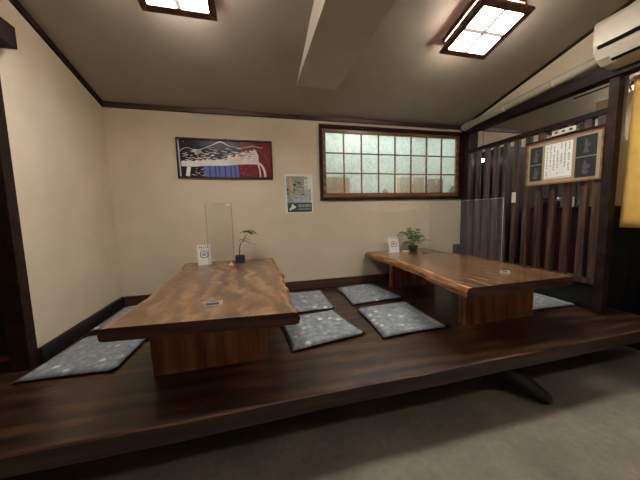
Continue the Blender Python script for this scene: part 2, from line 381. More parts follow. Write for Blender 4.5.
# ================================================================ PLATFORM
PX0, PX1 = XW + .02, 2.77
plat = thing('raised_platform', 'long raised wooden seating platform with a thick dark brown front edge', 'platform', (0, YF, 0))
b = B()
yw = [YF + .012, 1.52, 1.83, 2.13, 2.44, D - .001]
for i in range(5):
    # planks: the part behind the left wall stops at the passage wall
    y0, y1 = yw[i], yw[i + 1]
    xa = PX0 if y1 < 1.6 else (XL + .0)
    bx(b, xa, PX1 if y0 < 1.4 else PX1, y0 - YF + (.0006 if i else 0), y1 - YF - .0006, ZP - .06, ZP, .0008)
    if y0 < 1.6 <= y1: bx(b, PX0, XL, y0 - YF + .0006, min(y1, 1.925) - YF, ZP - .06, ZP, .0008)
    if i == 2: bx(b, PX0, XL - .001, y0 - YF + .0006, 1.925 - YF, ZP - .06, ZP, .0008)
obj('deck', b, M['deck'], plat)
b = B()
N = 60; pr_ = []
for i in range(N + 1):
    x = PX0 + (PX1 - PX0) * i / N
    e = .006 * noise.noise(Vector((x * 1.7, 0, 0))) + .003 * noise.noise(Vector((x * 7, 3, 0)))
    zb = ZP - .094 + .004 * noise.noise(Vector((x * 1.3, 5, 0)))
    ring = [(.014, ZP - .0005), (e + .006, ZP - .0005), (e, ZP - .008), (e + .003, zb + .012), (e + .012, zb), (.16, zb), (.16, ZP - .062), (.014, ZP - .062)]
    pr_.append([b.verts.new((x, p[0], p[1])) for p in ring])
for a, c in zip(pr_, pr_[1:]):
    for k in range(8): b.faces.new((a[k], a[(k + 1) % 8], c[(k + 1) % 8], c[k])).material_index = 1 if k == 1 else 0
b.faces.new(pr_[0]); b.faces.new(pr_[-1][::-1])
obj('front_beam', b, [M['deck_edge'], M['worn']], plat)
b = B(); bx(b, PX0, PX1 - .03, .62, .66, 0, ZP - .06); obj('base_board', b, M['black_wood'], plat)
b = B(); bx(b, XL - .0, PX1 - .03, D - YF - .06, D - YF - .01, 0, ZP - .06); bx(b, PX1 - .08, PX1 - .03, .66, D - YF - .06, 0, ZP - .06); obj('base_frame', b, M['black_wood'], plat)
# carved black foot splaying out below the front edge
def foot(cx):
    b = B()
    pts = [(cx - .16, .36, .235), (cx - .08, .26, .21), (cx - .01, .17, .165), (cx + .05, .09, .105), (cx + .10, .025, .055), (cx + .135, -.01, .035), (cx + .15, -.025, .03)]
    tube(b, pts, [.085, .085, .072, .056, .042, .034, .018], 12)
    pts = [(cx - .30, .46, .22), (cx - .33, .40, .15), (cx - .36, .33, .08), (cx - .35, .26, .03)]
    tube(b, pts, [.06, .05, .045, .03], 12)
    tube(b, [(cx - .40, .45, .21), (cx - .1, .42, .22), (cx + .1, .45, .21)], [.05, .055, .04], 12)
    for v in b.verts:
        v.co += Vector((0, 0, .008)) * noise.noise(v.co * 14)
        v.co.z = min(max(v.co.z, 0.0), ZP - .096)
    return obj('leg', b, M['black_iron'], plat)
foot(1.50)

# ================================================================ TABLES
def interp(tab, t):
    for (a, xa), (c, xc) in zip(tab, tab[1:]):
        if t <= c: return xa + (xc - xa) * (t - a) / (c - a)
    return tab[-1][1]
def slab(name, label, left, right, y0, y1, front_slant, ztop, th, ped, matt, loc, amp):
    t = thing('low_table', label, 'table', loc, group=None)
    L = lambda x, y, z: (x - loc[0], y - loc[1], z - loc[2])
    b = B(); n = 72; rings = []
    for i in range(n + 1):
        s = i / n; y = y0 + (y1 - y0) * s
        wob = lambda k, f: noise.noise(Vector((y * f, k, 0)))
        xl = interp(left, y) + amp[0] * (wob(1, 5) + .5 * wob(2, 14)); xr = interp(right, y) + amp[1] * (wob(3, 6) + .6 * wob(4, 16))
        dl = .010 + .022 * wob(5, 6); dr = .010 + .020 * wob(6, 6)
        sl_ = .016 + .016 * wob(8, 7); sr_ = .018 + .018 * wob(9, 7)
        sec = [(xl, ztop - .003), (xl + max(.004, sl_), ztop)] + [(xl + (xr - xl) * q / 6, ztop) for q in range(1, 6)] + [(xr - max(.004, sr_), ztop), (xr, ztop - .003),
              (xr + .004 + dr, ztop - th * .45), (xr + .002 + dr * .6, ztop - th * .9), (xr - .010, ztop - th),
              (xl + .010, ztop - th), (xl - .004 - dl * .8, ztop - th * .92), (xl - .006 - dl, ztop - th * .45)]
        ring = []
        for (x, z) in sec:
            # front end is cut slightly askew
            yy = y + front_slant * (x - (left[0][1] + right[0][1]) / 2) * (1 - s)
            ring.append(b.verts.new(L(x, yy, z)))
        rings.append(ring)
    m_ = len(rings[0])
    for a, c in zip(rings, rings[1:]):
        for k in range(m_):
            f = b.faces.new((a[k], a[(k + 1) % m_], c[(k + 1) % m_], c[k])); f.material_index = 0 if 0 < k < 7 else (1 if k < 11 or k > 11 else 2)
            if k == 0 or k == 7: f.material_index = 1
    b.faces.new(rings[0]).material_index = 2; b.faces.new(rings[-1][::-1]).material_index = 2
    obj('tabletop', b, [matt, M['live'], M['slab_end']], t)
    for (px0, px1, py0, py1) in ped:
        b = B(); mrows = []
        for j in range(9):
            z = ZP + (ztop - th - .001 - ZP) * j / 8
            e = .006 * noise.noise(Vector((px1, z * 14, py0))); e2 = .004 * noise.noise(Vector((px0, z * 11, py0)))
            mrows.append([b.verts.new(L(x, y, z)) for x, y in ((px0 + e2, py0), (px1 + e, py0), (px1 + e * .5, py1), (px0 + e2, py1))])
        for a, c in zip(mrows, mrows[1:]):
            for k in range(4): b.faces.new((a[k], a[(k + 1) % 4], c[(k + 1) % 4], c[k]))
        b.faces.new(mrows[0]); b.faces.new(mrows[-1])
        obj('pedestal', b, M['ped'], t)
    return t
ZT = .712
slab('t', 'low live-edge wooden table on the left, with a small potted twig on it',
     [(1.2, -.622), (1.46, -.606), (1.64, -.597), (2.14, -.60), (2.5, -.63), (2.76, -.652)],
     [(1.14, .176), (1.25, .170), (1.32, .150), (1.41, .151), (1.52, .168), (1.62, .172), (1.85, .186), (2.2, .184), (2.76, .178)],
     1.185, 2.758, -.085, ZT, .058, [(-.54, .045, 1.46, 1.53), (-.52, .03, 2.42, 2.49)], M['slab'], (-.23, 1.95, ZP), (.016, .034))
slab('t', 'low live-edge wooden table on the right, with a fern in a round pot on it',
     [(1.2, 1.178), (1.33, 1.182), (1.49, 1.206), (1.77, 1.254), (2.23, 1.266), (2.75, 1.249)],
     [(1.2, 1.985), (1.6, 2.01), (1.97, 2.03), (2.18, 2.034), (2.76, 2.016)],
     1.212, 2.756, 0, ZT, .062, [(1.425, 2.04, 1.485, 1.555), (1.43, 1.96, 2.50, 2.57)], M['slab2'], (1.61, 1.98, ZP), (.008, .006))

# ================================================================ CUSHIONS
def pad(corners, label, group, th=.028):
    """corners: back-left, back-right, front-right, front-left"""
    cx = sum(c[0] for c in corners) / 4; cy = sum(c[1] for c in corners) / 4
    b = B(); n = 14; top = []; bot = []
    q = [Vector((c[0] - cx, c[1] - cy)) * 1.03 for c in corners]
    for j in range(n + 1):
        rt = []; rb = []
        for i in range(n + 1):
            u = i / n; v = j / n
            # edges bow inwards a little between the corners, like a filled cushion
            uu = u * 2 - 1; vv = v * 2 - 1
            uu *= 1 - .035 * (1 - vv * vv); vv *= 1 - .035 * (1 - (u * 2 - 1) ** 2)
            u2, v2 = (uu + 1) / 2, (vv + 1) / 2
            p = (q[3] * (1 - u2) + q[2] * u2) * (1 - v2) + (q[0] * (1 - u2) + q[1] * u2) * v2
            e = min(1, (1 - abs(u * 2 - 1) ** 4) * (1 - abs(v * 2 - 1) ** 4) * 1.6)
            e = math.sqrt(max(0, e)); wr = .002 * noise.noise(Vector((p.x * 14 + cx * 5, p.y * 14, 0)))
            rt.append(b.verts.new((p.x, p.y, th * .5 + (th * .5 + wr) * e)))
            rb.append(b.verts.new((p.x, p.y, th * .5 * (1 - e) if e < 1 else 0)))
        top.append(rt); bot.append(rb)
    for j in range(n):
        for i in range(n):
            f = b.faces.new((top[j][i], top[j][i + 1], top[j + 1][i + 1], top[j + 1][i])); f.smooth = True
            f = b.faces.new((bot[j][i], bot[j + 1][i], bot[j + 1][i + 1], bot[j][i + 1])); f.smooth = True; f.material_index = 1
    bmesh.ops.remove_doubles(b, verts=b.verts, dist=1e-5)
    rim_t = [top[0][i] for i in range(n)] + [top[j][n] for j in range(n)] + [top[n][i] for i in range(n, 0, -1)] + [top[j][0] for j in range(n, 0, -1)]
    rim_b = [bot[0][i] for i in range(n)] + [bot[j][n] for j in range(n)] + [bot[n][i] for i in range(n, 0, -1)] + [bot[j][0] for j in range(n, 0, -1)]
    if all(v.is_valid for v in rim_b) and rim_t[0] is not rim_b[0]:
        for k in range(len(rim_t)):
            k2 = (k + 1) % len(rim_t)
            try: b.faces.new((rim_t[k], rim_b[k], rim_b[k2], rim_t[k2])).material_index = 1
            except ValueError: pass
    o = obj('floor_cushion', b, [M['cushion'], M['cushion_side']], loc=(cx, cy, ZP))
    return tag(o, label, 'cushion', group)
G = 'patterned cushions on the platform'
pad([(.19, 2.655), (.655, 2.615), (.635, 2.085), (.165, 2.075)], 'grey blue cushion beside the left table, the one nearer the back wall', G)
pad([(.15, 1.995), (.605, 2.035), (.69, 1.565), (.19, 1.48)], 'grey blue cushion beside the left table, the one nearer the front edge', G)
pad([(.845, 2.65), (1.27, 2.71), (1.345, 2.15), (.825, 2.115)], 'grey blue cushion left of the right table, nearer the back wall', G)
pad([(.815, 2.01), (1.285, 2.04), (1.285, 1.488), (.785, 1.478)], 'grey blue cushion left of the right table, nearer the front edge', G)
pad([(-1.165, 2.09), (-.72, 2.06), (-.76, 1.565), (-1.205, 1.585)], 'grey cushion in the near left corner by the left wall', G)
pad([(-1.17, 2.72), (-.73, 2.70), (-.74, 2.18), (-1.19, 2.20)], 'grey cushion in the far left corner by the left wall', G)
pad([(2.08, 2.02), (2.565, 2.0), (2.572, 1.525), (2.10, 1.55)], 'grey cushion between the right table and the dark lattice', G)

# ================================================================ THINGS ON THE TABLES
def dividers(label, a, c, h, stick):
    """clear acrylic sheet standing on two feet"""
    dx, dy = c[0] - a[0], c[1] - a[1]; L = math.hypot(dx, dy)
    t = thing('acrylic_divider', label, 'divider', ((a[0] + c[0]) / 2, (a[1] + c[1]) / 2, ZT), (0, 0, math.atan2(dy, dx)))
    b = B(); bx(b, -L / 2, L / 2, -.0015, .0015, .006, h); obj('clear_sheet', b, M['glass_clear'], t)
    b = B(); e = .002
    bx(b, -L / 2 - e, -L / 2, -e, e, .006, h); bx(b, L / 2, L / 2 + e, -e, e, .006, h); bx(b, -L / 2, L / 2, -e, e, h, h + e)
    obj('sheet_edge', b, M['acrylic_edge'] if stick else M['acrylic_pale'], t)
    for s in (-1, 1):
        b = B(); x = s * (L / 2 - .05); prism(b, [(-.05, 0), (.05, 0), (.045, .008), (.006, .022), (-.006, .022), (-.045, .008)], 'x', x - .003, x + .003)
        obj('foot', b, M['glass_clear'], t)
    if stick:
        b = B(); bx(b, L / 2 - .052, L / 2 - .006, -.003, -.0022, h - .022, h - .002); obj('paper_sticker', b, M['paper'], t)
    return t
dividers('narrow clear acrylic divider standing on the left table', (-.395, 2.47), (-.192, 2.60), .565, True)
dividers('wide clear acrylic divider standing on the right table in front of the lattice', (1.87, 2.49), (1.985, 1.72), DIVH, False)

def menu_card(label, x, y, rz, lean, w=.07, h=.115):
    t = thing('menu_card', label, 'sign', (x, y, ZT), (0, 0, rz))
    mt = Matrix.Rotation(lean, 4, 'X')
    def p(bm, x0, x1, z0, z1, yy, mi=0):
        poly(bm, [mt @ Vector((x0, yy, z0)), mt @ Vector((x1, yy, z0)), mt @ Vector((x1, yy, z1)), mt @ Vector((x0, yy, z1))], mi)
    b = B(); bx(b, -w / 2, w / 2, 0, .003, .001, h, 0, 0, mt); obj('card', b, M['paper'], t)
    b = B(); bx(b, -w / 2, w / 2, .0, .055, 0, .002); prism(b, [(.05, 0), (.055, 0), (.02, h * .6), (.017, h * .6)], 'x', -.012, .012)
    obj('card_stand', b, M['white_pl'], t)
    b = B()
    glyphs(b, .014, .02, 5, 1, -w / 2 + .018, h - .02, .0185, .012, 0, 0, 5, 1)
    b.verts.ensure_lookup_table()
    for v in b.verts: v.co = mt @ Vector((v.co.x, -.0008, v.co.z))
    obj('lettering', b, flat('ink_blue', 46, 70, 96), t)
    b = B()
    n = 20; out = []; inn = []; k_ = w / .078
    for k in range(n):
        a = 2 * PI * k / n; sx = abs(math.cos(a)) ** .5 * math.copysign(1, math.cos(a)); sz = abs(math.sin(a)) ** .5 * math.copysign(1, math.sin(a))
        out.append(mt @ Vector((.024 * k_ * sx, -.0008, h * .52 + .021 * k_ * sz))); inn.append(mt @ Vector((.019 * k_ * sx, -.0008, h * .52 + .016 * k_ * sz)))
    vo_ = [b.verts.new(v) for v in out]; vi = [b.verts.new(v) for v in inn]
    for k in range(n): b.faces.new((vo_[k], vo_[(k + 1) % n], vi[(k + 1) % n], vi[k]))
    obj('dark_border', b, flat('print_brown', 150, 96, 70), t)
    b = B(); p(b, -.17 * w, .17 * w, h * .46, h * .58, -.0006); obj('panel', b, flat('print_blue', 150, 164, 190), t)
    b = B(); p(b, -.3 * w, .28 * w, h * .73, h * .765, -.0008); obj('orange_print', b, flat('print_orange', 214, 140, 80), t)
menu_card('white upright menu card with orange print on the left table', -.455, 2.60, .12, -.12, .112, .185)
menu_card('white leaning menu card with orange print on the right table beside the fern', 1.50, 2.58, -.05, -.28, .118, .18)
# wall-side little cream triangle and tray
b = B(); prism(b, [(-.02, 0), (.02, 0), (.004, .034)], 'y', -.006, .006)
tag(obj('cream_piece', b, M['cream'], loc=(-.215, 2.49, ZT)), 'tiny cream triangle at the foot of the left divider', 'paper')
b = B(); prism(b, [(-.045, 0), (.04, 0), (.03, .014), (-.03, .018)], 'y', -.02, .02)
tag(obj('cream_piece', b, M['cream'], loc=(1.632, 2.585, ZT)), 'small cream packet lying between the menu card and the fern pot', 'paper')
b = B(); bx(b, -.03, .03, -.02, .02, 0, .01, .003)
tag(obj('acrylic_block', b, M['acrylic_edge'], loc=(1.78, 2.42, ZT)), 'small clear block lying on the right table near the fern', 'block')
def number_plate(x, y, rz, label, w=.085, d=.028):
    t = thing('table_sign', label, 'sign', (x, y, ZT), (0, 0, rz))
    b = B(); prism(b, [(-.014, 0), (.014, 0), (.010, .016), (-.006, .016)], 'x', -w / 2, w / 2); obj('holder', b, M['white_pl'], t)
    b = B()
    mt = Matrix.Rotation(-math.atan2(8, 16), 4, 'X')
    poly(b, [(-w / 2 + .003, -.0135, .0035), (w / 2 - .018, -.0135, .0035), (w / 2 - .018, -.0075, .0145), (-w / 2 + .003, -.0075, .0145)]); obj('grey_label', b, flat('label_grey', 96, 110, 122), t)
    b = B()
    poly(b, [(-w / 2 + .003, -.005, .0163), (w / 2 - .018, -.005, .0163), (w / 2 - .018, .009, .0163), (-w / 2 + .003, .009, .0163)]); obj('top_label', b, flat('label_grey', 96, 110, 122), t)
    b = B(); poly(b, [(w / 2 - .015, -.004, .0163), (w / 2 - .010, -.004, .0163), (w / 2 - .010, .008, .0163), (w / 2 - .015, .008, .0163)]); obj('dark_mark', b, M['ink'], t)
number_plate(-.212, 1.385, .03, 'small white and grey sign lying near the front of the left table')
number_plate(1.695, 1.435, -.1, 'small pale sign lying near the front of the right table', .062)

def leaf_blade(bm, base, d, up, L, w, droop=.4, mi=0):
    d = Vector(d).normalized(); side = d.cross(Vector(up)).normalized(); base = Vector(base); n = 4; prev = None
    for i in range(n + 1):
        s = i / n; p = base + d * L * s - Vector((0, 0, 1)) * droop * L * s * s
        ww = w * math.sin(PI * (s * .88 + .1)); a = bm.verts.new(p + side * ww / 2); c = bm.verts.new(p - side * ww / 2); mid = bm.verts.new(p + Vector(up) * ww * .18)
        if prev:
            for q0, q1, r1, r0 in ((prev[0], prev[1], mid, a), (prev[1], prev[2], c, mid)):
                f = bm.faces.new((q0, q1, r1, r0)); f.smooth = True; f.material_index = mi
        prev = (a, mid, c)
# twig in a little slate cube pot
t = thing('potted_twig', 'single leafy twig in a small dark square pot on the left table', 'plant', (-.115, 2.585, ZT))
b = B(); o4 = .032; i4 = .026
bx(b, -o4, o4, -o4, o4, 0, .012, .003); bx(b, -o4, -i4, -o4, o4, .012, .054); bx(b, i4, o4, -o4, o4, .012, .054); bx(b, -i4, i4, -o4, -i4, .012, .054); bx(b, -i4, i4, i4, o4, .012, .054)
obj('pot', b, M['pot_slate'], t)
b = B(); bx(b, -i4, i4, -i4, i4, .012, .045); obj('soil', b, M['soil'], t)
b = B(); tube(b, [(-.002, 0, .04), (-.004, 0, .075), (.0, 0, .105), (.006, 0, .135), (.022, 0, .152), (.04, 0, .155), (.062, 0, .142), (.09, -.005, .128)], [.004, .0035, .003, .003, .0028, .0025, .002, .001], 8)
tube(b, [(.022, 0, .152), (.045, .004, .19), (.06, .006, .222)], [.0025, .002, .0012], 8); obj('stem', b, M['twig'], t)
b = B()
for (p, az, L, w) in [((.03, 0, .166), 2.6, .05, .024), ((.034, 0, .168), .4, .045, .022), ((.055, .006, .222), 3.0, .055, .03), ((.06, .006, .222), 1.5, .05, .03), ((.062, .006, .224), -.3, .065, .034),
                      ((.07, .006, .215), -1.2, .05, .03), ((.085, .004, .205), .1, .05, .028), ((.09, -.005, .128), .2, .03, .016), ((.06, .006, .226), -2.2, .045, .026)]:
    leaf_blade(b, p, (math.cos(az), math.sin(az), .1), (0, 0, 1), L, w, .45)
obj('leaves', b, M['leaf2'], t)
t.scale = (1.35,) * 3; t.location.x = -.135
# fern in a round pot
t = thing('potted_fern', 'bushy green fern in a small dark round pot on the right table', 'plant', (1.745, 2.60, ZT))
b = B(); lathe(b, [(.022, 0), (.030, .006), (.038, .03), (.036, .045), (.031, .045), (.030, .038)]); obj('pot', b, M['pot_dark'], t)
b = B(); lathe(b, [(.001, .036), (.029, .036), (.028, .041), (.001, .043)]); obj('soil', b, M['soil'], t)
fr_ = [(3.10, .13, .14), (2.6, .08, .13), (.25, .12, .10), (-.2, .13, .06), (1.2, .06, .14), (-1.2, .05, .11), (1.9, .05, .17), (-2.4, .07, .10), (.7, .09, .12), (-.7, .08, .10), (3.5, .11, .05), (2.2, .04, .15), (0.0, .05, .16), (-2.9, .06, .14)]
for az, L, hh in fr_:
    b = B(); d = Vector((math.cos(az), math.sin(az), 0)); pts = []
    for i in range(8):
        s = i / 7; pts.append(Vector((0, 0, .04)) + d * L * s + Vector((0, 0, 1)) * hh * (math.sin(PI * min(1, s * .62)) - (.25 * s * s)))
    tube(b, pts, .0012, 5)
    for i in range(2, 8):
        side = d.cross(Vector((0, 0, 1)))
        for sg in (-1, 1): leaf_blade(b, pts[i], side * sg + d * .7, (0, 0, 1), .040 * (1.1 - i / 11), .016, .3)
    obj('frond', b, M['leaf'], t)

t.scale = (1.4,) * 3
# ================================================================ ON THE BACK WALL
# framed woodcut-like picture
pw, ph = .885, .375
pic = thing('framed_picture', 'wide framed picture in black, white, blue and red on the back wall', 'picture', (-.223, D, 1.528), (0, .004, 0))
b = B(); fw = .014
bx(b, -pw / 2, pw / 2, -.022, -.001, ph - fw, ph, .002); bx(b, -pw / 2, pw / 2, -.022, -.001, 0, fw, .002)
bx(b, -pw / 2, -pw / 2 + fw, -.022, -.001, fw, ph - fw, .002); bx(b, pw / 2 - fw, pw / 2, -.022, -.001, fw, ph - fw, .002)
obj('picture_frame', b, flat('frame_dark', 40, 24, 26, .35), pic)
b = B(); bx(b, -.006, .006, -.012, -.001, ph, ph + .008); obj('hook', b, M['black_iron'], pic)
# artwork: u,v in the 640x320 close view (frame from 38,55 to 592,272)
def uv(u, v, y): return (-pw / 2 + (u - 28) / (596 - 28) * pw, y, ph - (v - 50) / (280 - 50) * ph)
art = B(); AM = [flat('art_black', 26, 22, 30, .3), flat('art_red', 124, 30, 34, .3), flat('art_white', 236, 230, 228, .3), flat('art_blue', 104, 122, 190, .3), flat('art_cream', 232, 214, 184, .3), flat('art_navy', 56, 60, 110, .3), flat('art_rose', 158, 88, 88, .3)]
def ap(pts, mi, lay): poly(art, [uv(u, v, -.006 - lay * .0004) for u, v in pts], mi)
ap([(38, 58), (400, 58), (382, 270), (38, 270)], 0, 0)
ap([(400, 58), (588, 58), (588, 270), (382, 270)], 1, 0)
ap([(175, 208), (382, 196), (384, 270), (178, 270)], 3, 1)
for u in (205, 238, 262, 296, 330, 356): ap([(u, 204), (u + 8, 204), (u + 10, 270), (u + 2, 270)], 5, 2)
# white ridge with a ragged upper edge
rn = random.Random(3); top_ = []
for i in range(38):
    u = 50 + i * 12.4
    base_v = 190 - (u - 50) * .055 if u < 330 else 172 - (u - 330) * .26
    if u > 480: base_v = 132 + (u - 480) * .75
    top_.append((u, base_v - (4 + rn.random() * 10 if u < 320 else 12 + rn.random() * 24)))
top_ = [p for p in top_ if p[0] < 522]
botm = [(522, 176), (505, 192), (440, 192), (380, 196), (300, 204), (180, 208), (120, 214), (50, 212)]
for (u0, v0), (u1, v1) in zip(top_, top_[1:]):
    def lo(u):
        pb = sorted(botm)
        for (a, va), (c, vc) in zip(pb, pb[1:]):
            if a <= u <= c: return va + (vc - va) * (u - a) / (c - a)
        return 190
    if lo(u0) > v0: ap([(u0, v0), (u1, v1), (u1, lo(u1)), (u0, lo(u0))], 4 if 330 < u0 < 400 else 2, 3)
def stroke(pts, w, mi, lay):
    for (u0, v0), (u1, v1) in zip(pts, pts[1:]):
        d = math.hypot(u1 - u0, v1 - v0) or 1; nx, ny = -(v1 - v0) / d * w / 2, (u1 - u0) / d * w / 2
        ap([(u0 + nx, v0 + ny), (u1 + nx, v1 + ny), (u1 - nx, v1 - ny), (u0 - nx, v0 - ny)], mi, lay)
arc = lambda cu, cv, ru, rv, a0, a1, n=14: [(cu + ru * math.cos(a0 + (a1 - a0) * i / n), cv - rv * math.sin(a0 + (a1 - a0) * i / n)) for i in range(n + 1)]
stroke([(40, 58), (44, 270)], 6, 2, 4)
stroke([(110, 128), (180, 108), (235, 84), (278, 64), (300, 72), (330, 88), (400, 98), (470, 84), (540, 92)], 4, 2, 4)
stroke(arc(88, 190, 64, 84, 0, PI * .9), 3, 2, 4)
stroke(arc(500, 268, 48, 84, 0, PI / 2), 14, 2, 4)
stroke(arc(496, 268, 20, 84, 0, PI / 2), 9, 2, 4)
stroke(arc(470, 250, 120, 150, .5, 1.6), 2.5, 6, 4); stroke(arc(440, 260, 140, 190, .3, 1.4), 2, 6, 4)
stroke([(82, 268), (92, 214)], 22, 2, 4)
for k in range(120):
    u = 55 + rn.random() * 400; v = 100 + rn.random() * 66 + (u < 200) * 14
    l = 8 + rn.random() * 22; stroke([(u, v), (u + l, v - 4 + rn.random() * 6)], 1.5 + rn.random() * 3, 2 if u < 380 else 6, 5)
for k in range(30):
    u = 385 + rn.random() * 110; v = 200 + rn.random() * 62; stroke([(u, v), (u + 14, v - 12 + rn.random() * 24)], 2, 6, 5)
for k in range(20):
    u = 100 + rn.random() * 70; v = 222 + rn.random() * 42; stroke([(u, v), (u + 12, v - 8 + rn.random() * 16)], 2, 2, 5)
stroke([(62, 70), (72, 72)], 9, 6, 5)
obj('picture_art', art, AM, pic)
b = B(); bx(b, -pw / 2 + .01, pw / 2 - .01, -.005, -.001, .01, ph - .01); obj('backing', b, M['black'], pic)

# poster
qw, qh = .298, .408
po = thing('wall_poster', 'small white bordered poster with green lower band on the back wall, left of the window', 'poster', (.488, D, 1.172))
b = B(); bx(b, -qw / 2, qw / 2, -.003, -.001, 0, qh); obj('poster_sheet', b, M['paper'], po)
def pu(u, v, lay): return (-qw / 2 + (u - 38) / (318 - 38) * qw, -.0034 - lay * .0003, qh - (v - 60) / (440 - 60) * qh)
b = B(); PM = [flat('poster_sage', 158, 162, 148), flat('poster_green', 50, 84, 70), flat('poster_lilac', 182, 184, 200), flat('poster_orange', 214, 158, 84), flat('poster_pale', 204, 206, 198), flat('poster_dark', 50, 56, 52), M['paper']]
def pp(pts, mi, lay): poly(b, [pu(u, v, lay) for u, v in pts], mi)
pp([(52, 80), (232, 80), (232, 338), (58, 338)], 0, 0); pp([(58, 338), (306, 338), (304, 430), (60, 430)], 1, 0)
pp([(232, 210), (290, 205), (300, 338), (232, 338)], 2, 1); pp([(118, 270), (232, 262), (232, 338), (118, 338)], 2, 1)
pp([(78, 105), (100, 100), (120, 170), (122, 240), (104, 262), (88, 200)], 3, 1)
rn = random.Random(11)
for k in range(34):
    cu, cv = 110 + rn.random() * 110, 100 + rn.random() * 180
    pts = arc(cu, cv, 16 + rn.random() * 24, 8 + rn.random() * 14, rn.random() * 3, rn.random() * 3 + 3.4, 8)
    for (a0, b0), (a1, b1) in zip(pts, pts[1:]):
        pp([(a0, b0 - 2.5), (a1, b1 - 2.5), (a1, b1 + 2.5), (a0, b0 + 2.5)], 4 if k % 3 else 5, 2)
pp([(120, 158), (145, 150), (152, 170), (126, 180)], 5, 3); pp([(56, 200), (74, 200), (74, 225), (56, 225)], 5, 3); pp([(58, 238), (72, 238), (72, 260), (58, 260)], 5, 3)
# pale island outline on the green band
pp([(80, 392), (96, 382), (104, 346), (124, 366), (146, 376), (132, 392), (112, 402), (98, 400), (84, 418), (78, 406)], 6, 2)
for k in range(9): pp([(165 + k * 15, 356), (175 + k * 15, 356), (173 + k * 15, 384), (167 + k * 15, 384)], 4 if k % 2 else 0, 2)
pp([(165, 398), (290, 398), (290, 404), (165, 404)], 2, 2)
for k in range(6): pp([(287, 200 + k * 20), (294, 200 + k * 20), (294, 212 + k * 20), (287, 212 + k * 20)], 5, 3)
obj('poster_print', b, PM, po)
for k, chs in enumerate('新そば'):
    text_mesh('lettering', chs, .036, flat('poster_dark', 50, 56, 52), po, (.078, -.0046, qh - .045 - k * .047))

# ================================================================ CEILING LAMPS
SL = math.atan(K)
def lamp(x, y, label):
    t = thing('ceiling_lamp', label, 'lamp', (x, y, ceil_z(y)), (-SL, 0, 0), 'square wooden ceiling lamps')
    w = .172
    b = B(); bx(b, -w + .012, w - .012, -w + .012, w - .012, -.035, -.001, .002); obj('lamp_body', b, M['lampwood'], t)
    b = B()
    for z0, z1 in ((-.050, -.034), (-.076, -.062), (-.103, -.090)):
        bx(b, -w, w, -w, -w + .012, z0, z1); bx(b, -w, w, w - .012, w, z0, z1); bx(b, -w, -w + .012, -w + .012, w - .012, z0, z1); bx(b, w - .012, w, -w + .012, w - .012, z0, z1)
    for sx in (-1, 1):
        for sy in (-1, 1): bx(b, sx * (w - .006) - .008, sx * (w - .006) + .008, sy * (w - .006) - .008, sy * (w - .006) + .008, -.105, -.02)
    obj('side_rails', b, M['lampwood'], t)
    b = B(); i = w - .016; bx(b, -i, i, -i, i, -.100, -.036); obj('side_shade', b, M['lamp_slot'], t)
    L = .197; q = .156
    b = B(); bx(b, -L, L, -L, -q, -.122, -.102, .002); bx(b, -L, L, q, L, -.122, -.102, .002); bx(b, -L, -q, -q, q, -.122, -.102, .002); bx(b, q, L, -q, q, -.122, -.102, .002)
    obj('lamp_frame', b, M['lampwood'], t)
    b = B(); bx(b, -q - .002, q + .002, -q - .002, q + .002, -.115, -.104); obj('lamp_shade', b, M['lamp_glow'], t)
    b = B(); 
    bx(b, -.013, .013, -q, q, -.118, -.1155); bx(b, -q, q, -.013, .013, -.1185, -.1157)
    for s in (-.010, .007): bx(b, s, s + .003, -q, q, -.121, -.118, 0, 1); bx(b, -q, q, s, s + .003, -.121, -.1182, 0, 1)
    obj('cross_bars', b, [M['bar_glow'], M['lampwood']], t)
lamp(-.343, 1.60, 'square wooden ceiling lamp above the left table, at the top edge of the photo')
lamp(1.585, 1.60, 'square wooden ceiling lamp right of the boxed ceiling beam')
lamp(.5, -1.0, 'square wooden ceiling lamp over the middle of the entrance floor'); lamp(1.7, -.9, 'square wooden ceiling lamp over the right of the entrance floor'); lamp(3.9, 1.75, 'square wooden ceiling lamp beyond the lattice, nearer the back wall'); lamp(3.7, .2, 'unseen square ceiling lamp added to brighten the room beyond the lattice, nearer the street')  # the last lamp is unseen, added to brighten the room beyond the lattice

# ================================================================ AIR CONDITIONER AND DUCT
ac = thing('air_conditioner', 'white wall air conditioner above the lintel in the top right corner', 'air conditioner', (XR, 1.0, 2.1))
prof = [(0, 0), (-.08, .004), (-.15, .02), (-.20, .055), (-.232, .115), (-.237, .13), (-.240, .27), (-.232, .288), (-.20, .296), (0, .296)]
b = B(); prism(b, [(x - .001, z) for x, z in prof], 'y', -.39, .39)
r = bmesh.ops.bevel(b, geom=[e for e in b.edges if abs(e.verts[0].co.y - e.verts[1].co.y) < 1e-4], offset=.008, segments=2, affect='EDGES')
obj('body', b, M['ac_white'], ac)
b = B(); prism(b, [(-.239, .132), (-.244, .134), (-.247, .20), (-.247, .262), (-.242, .280), (-.238, .27)], 'y', -.385, .375); obj('front_panel', b, M['ac_white'], ac)
b = B(); prism(b, [(-.236, .110), (-.2405, .114), (-.2425, .131), (-.237, .131)], 'y', -.38, .36); obj('panel_gap', b, M['matt_black'], ac)
b = B(); prism(b, [(-.19, .038), (-.222, .086), (-.2285, .082), (-.196, .034)], 'y', -.34, .31); obj('flap', b, M['ac_white'], ac)
b = B(); prism(b, [(-.176, .026), (-.190, .038), (-.196, .033), (-.180, .021)], 'y', -.34, .31); obj('air_slot', b, M['matt_black'], ac)
dc = thing('pipe_duct', 'long cream pipe duct running above the dark lintel to the back wall', 'duct', (XR - .045, 1.40, 2.2))
def dp(y): return (0, y - 1.40, .020 - (y - 1.4) * .06)
b = B(); tube(b, [dp(1.40), dp(1.9), dp(2.4), dp(2.64)], .037, 14); obj('pipe', b, M['duct'], dc)
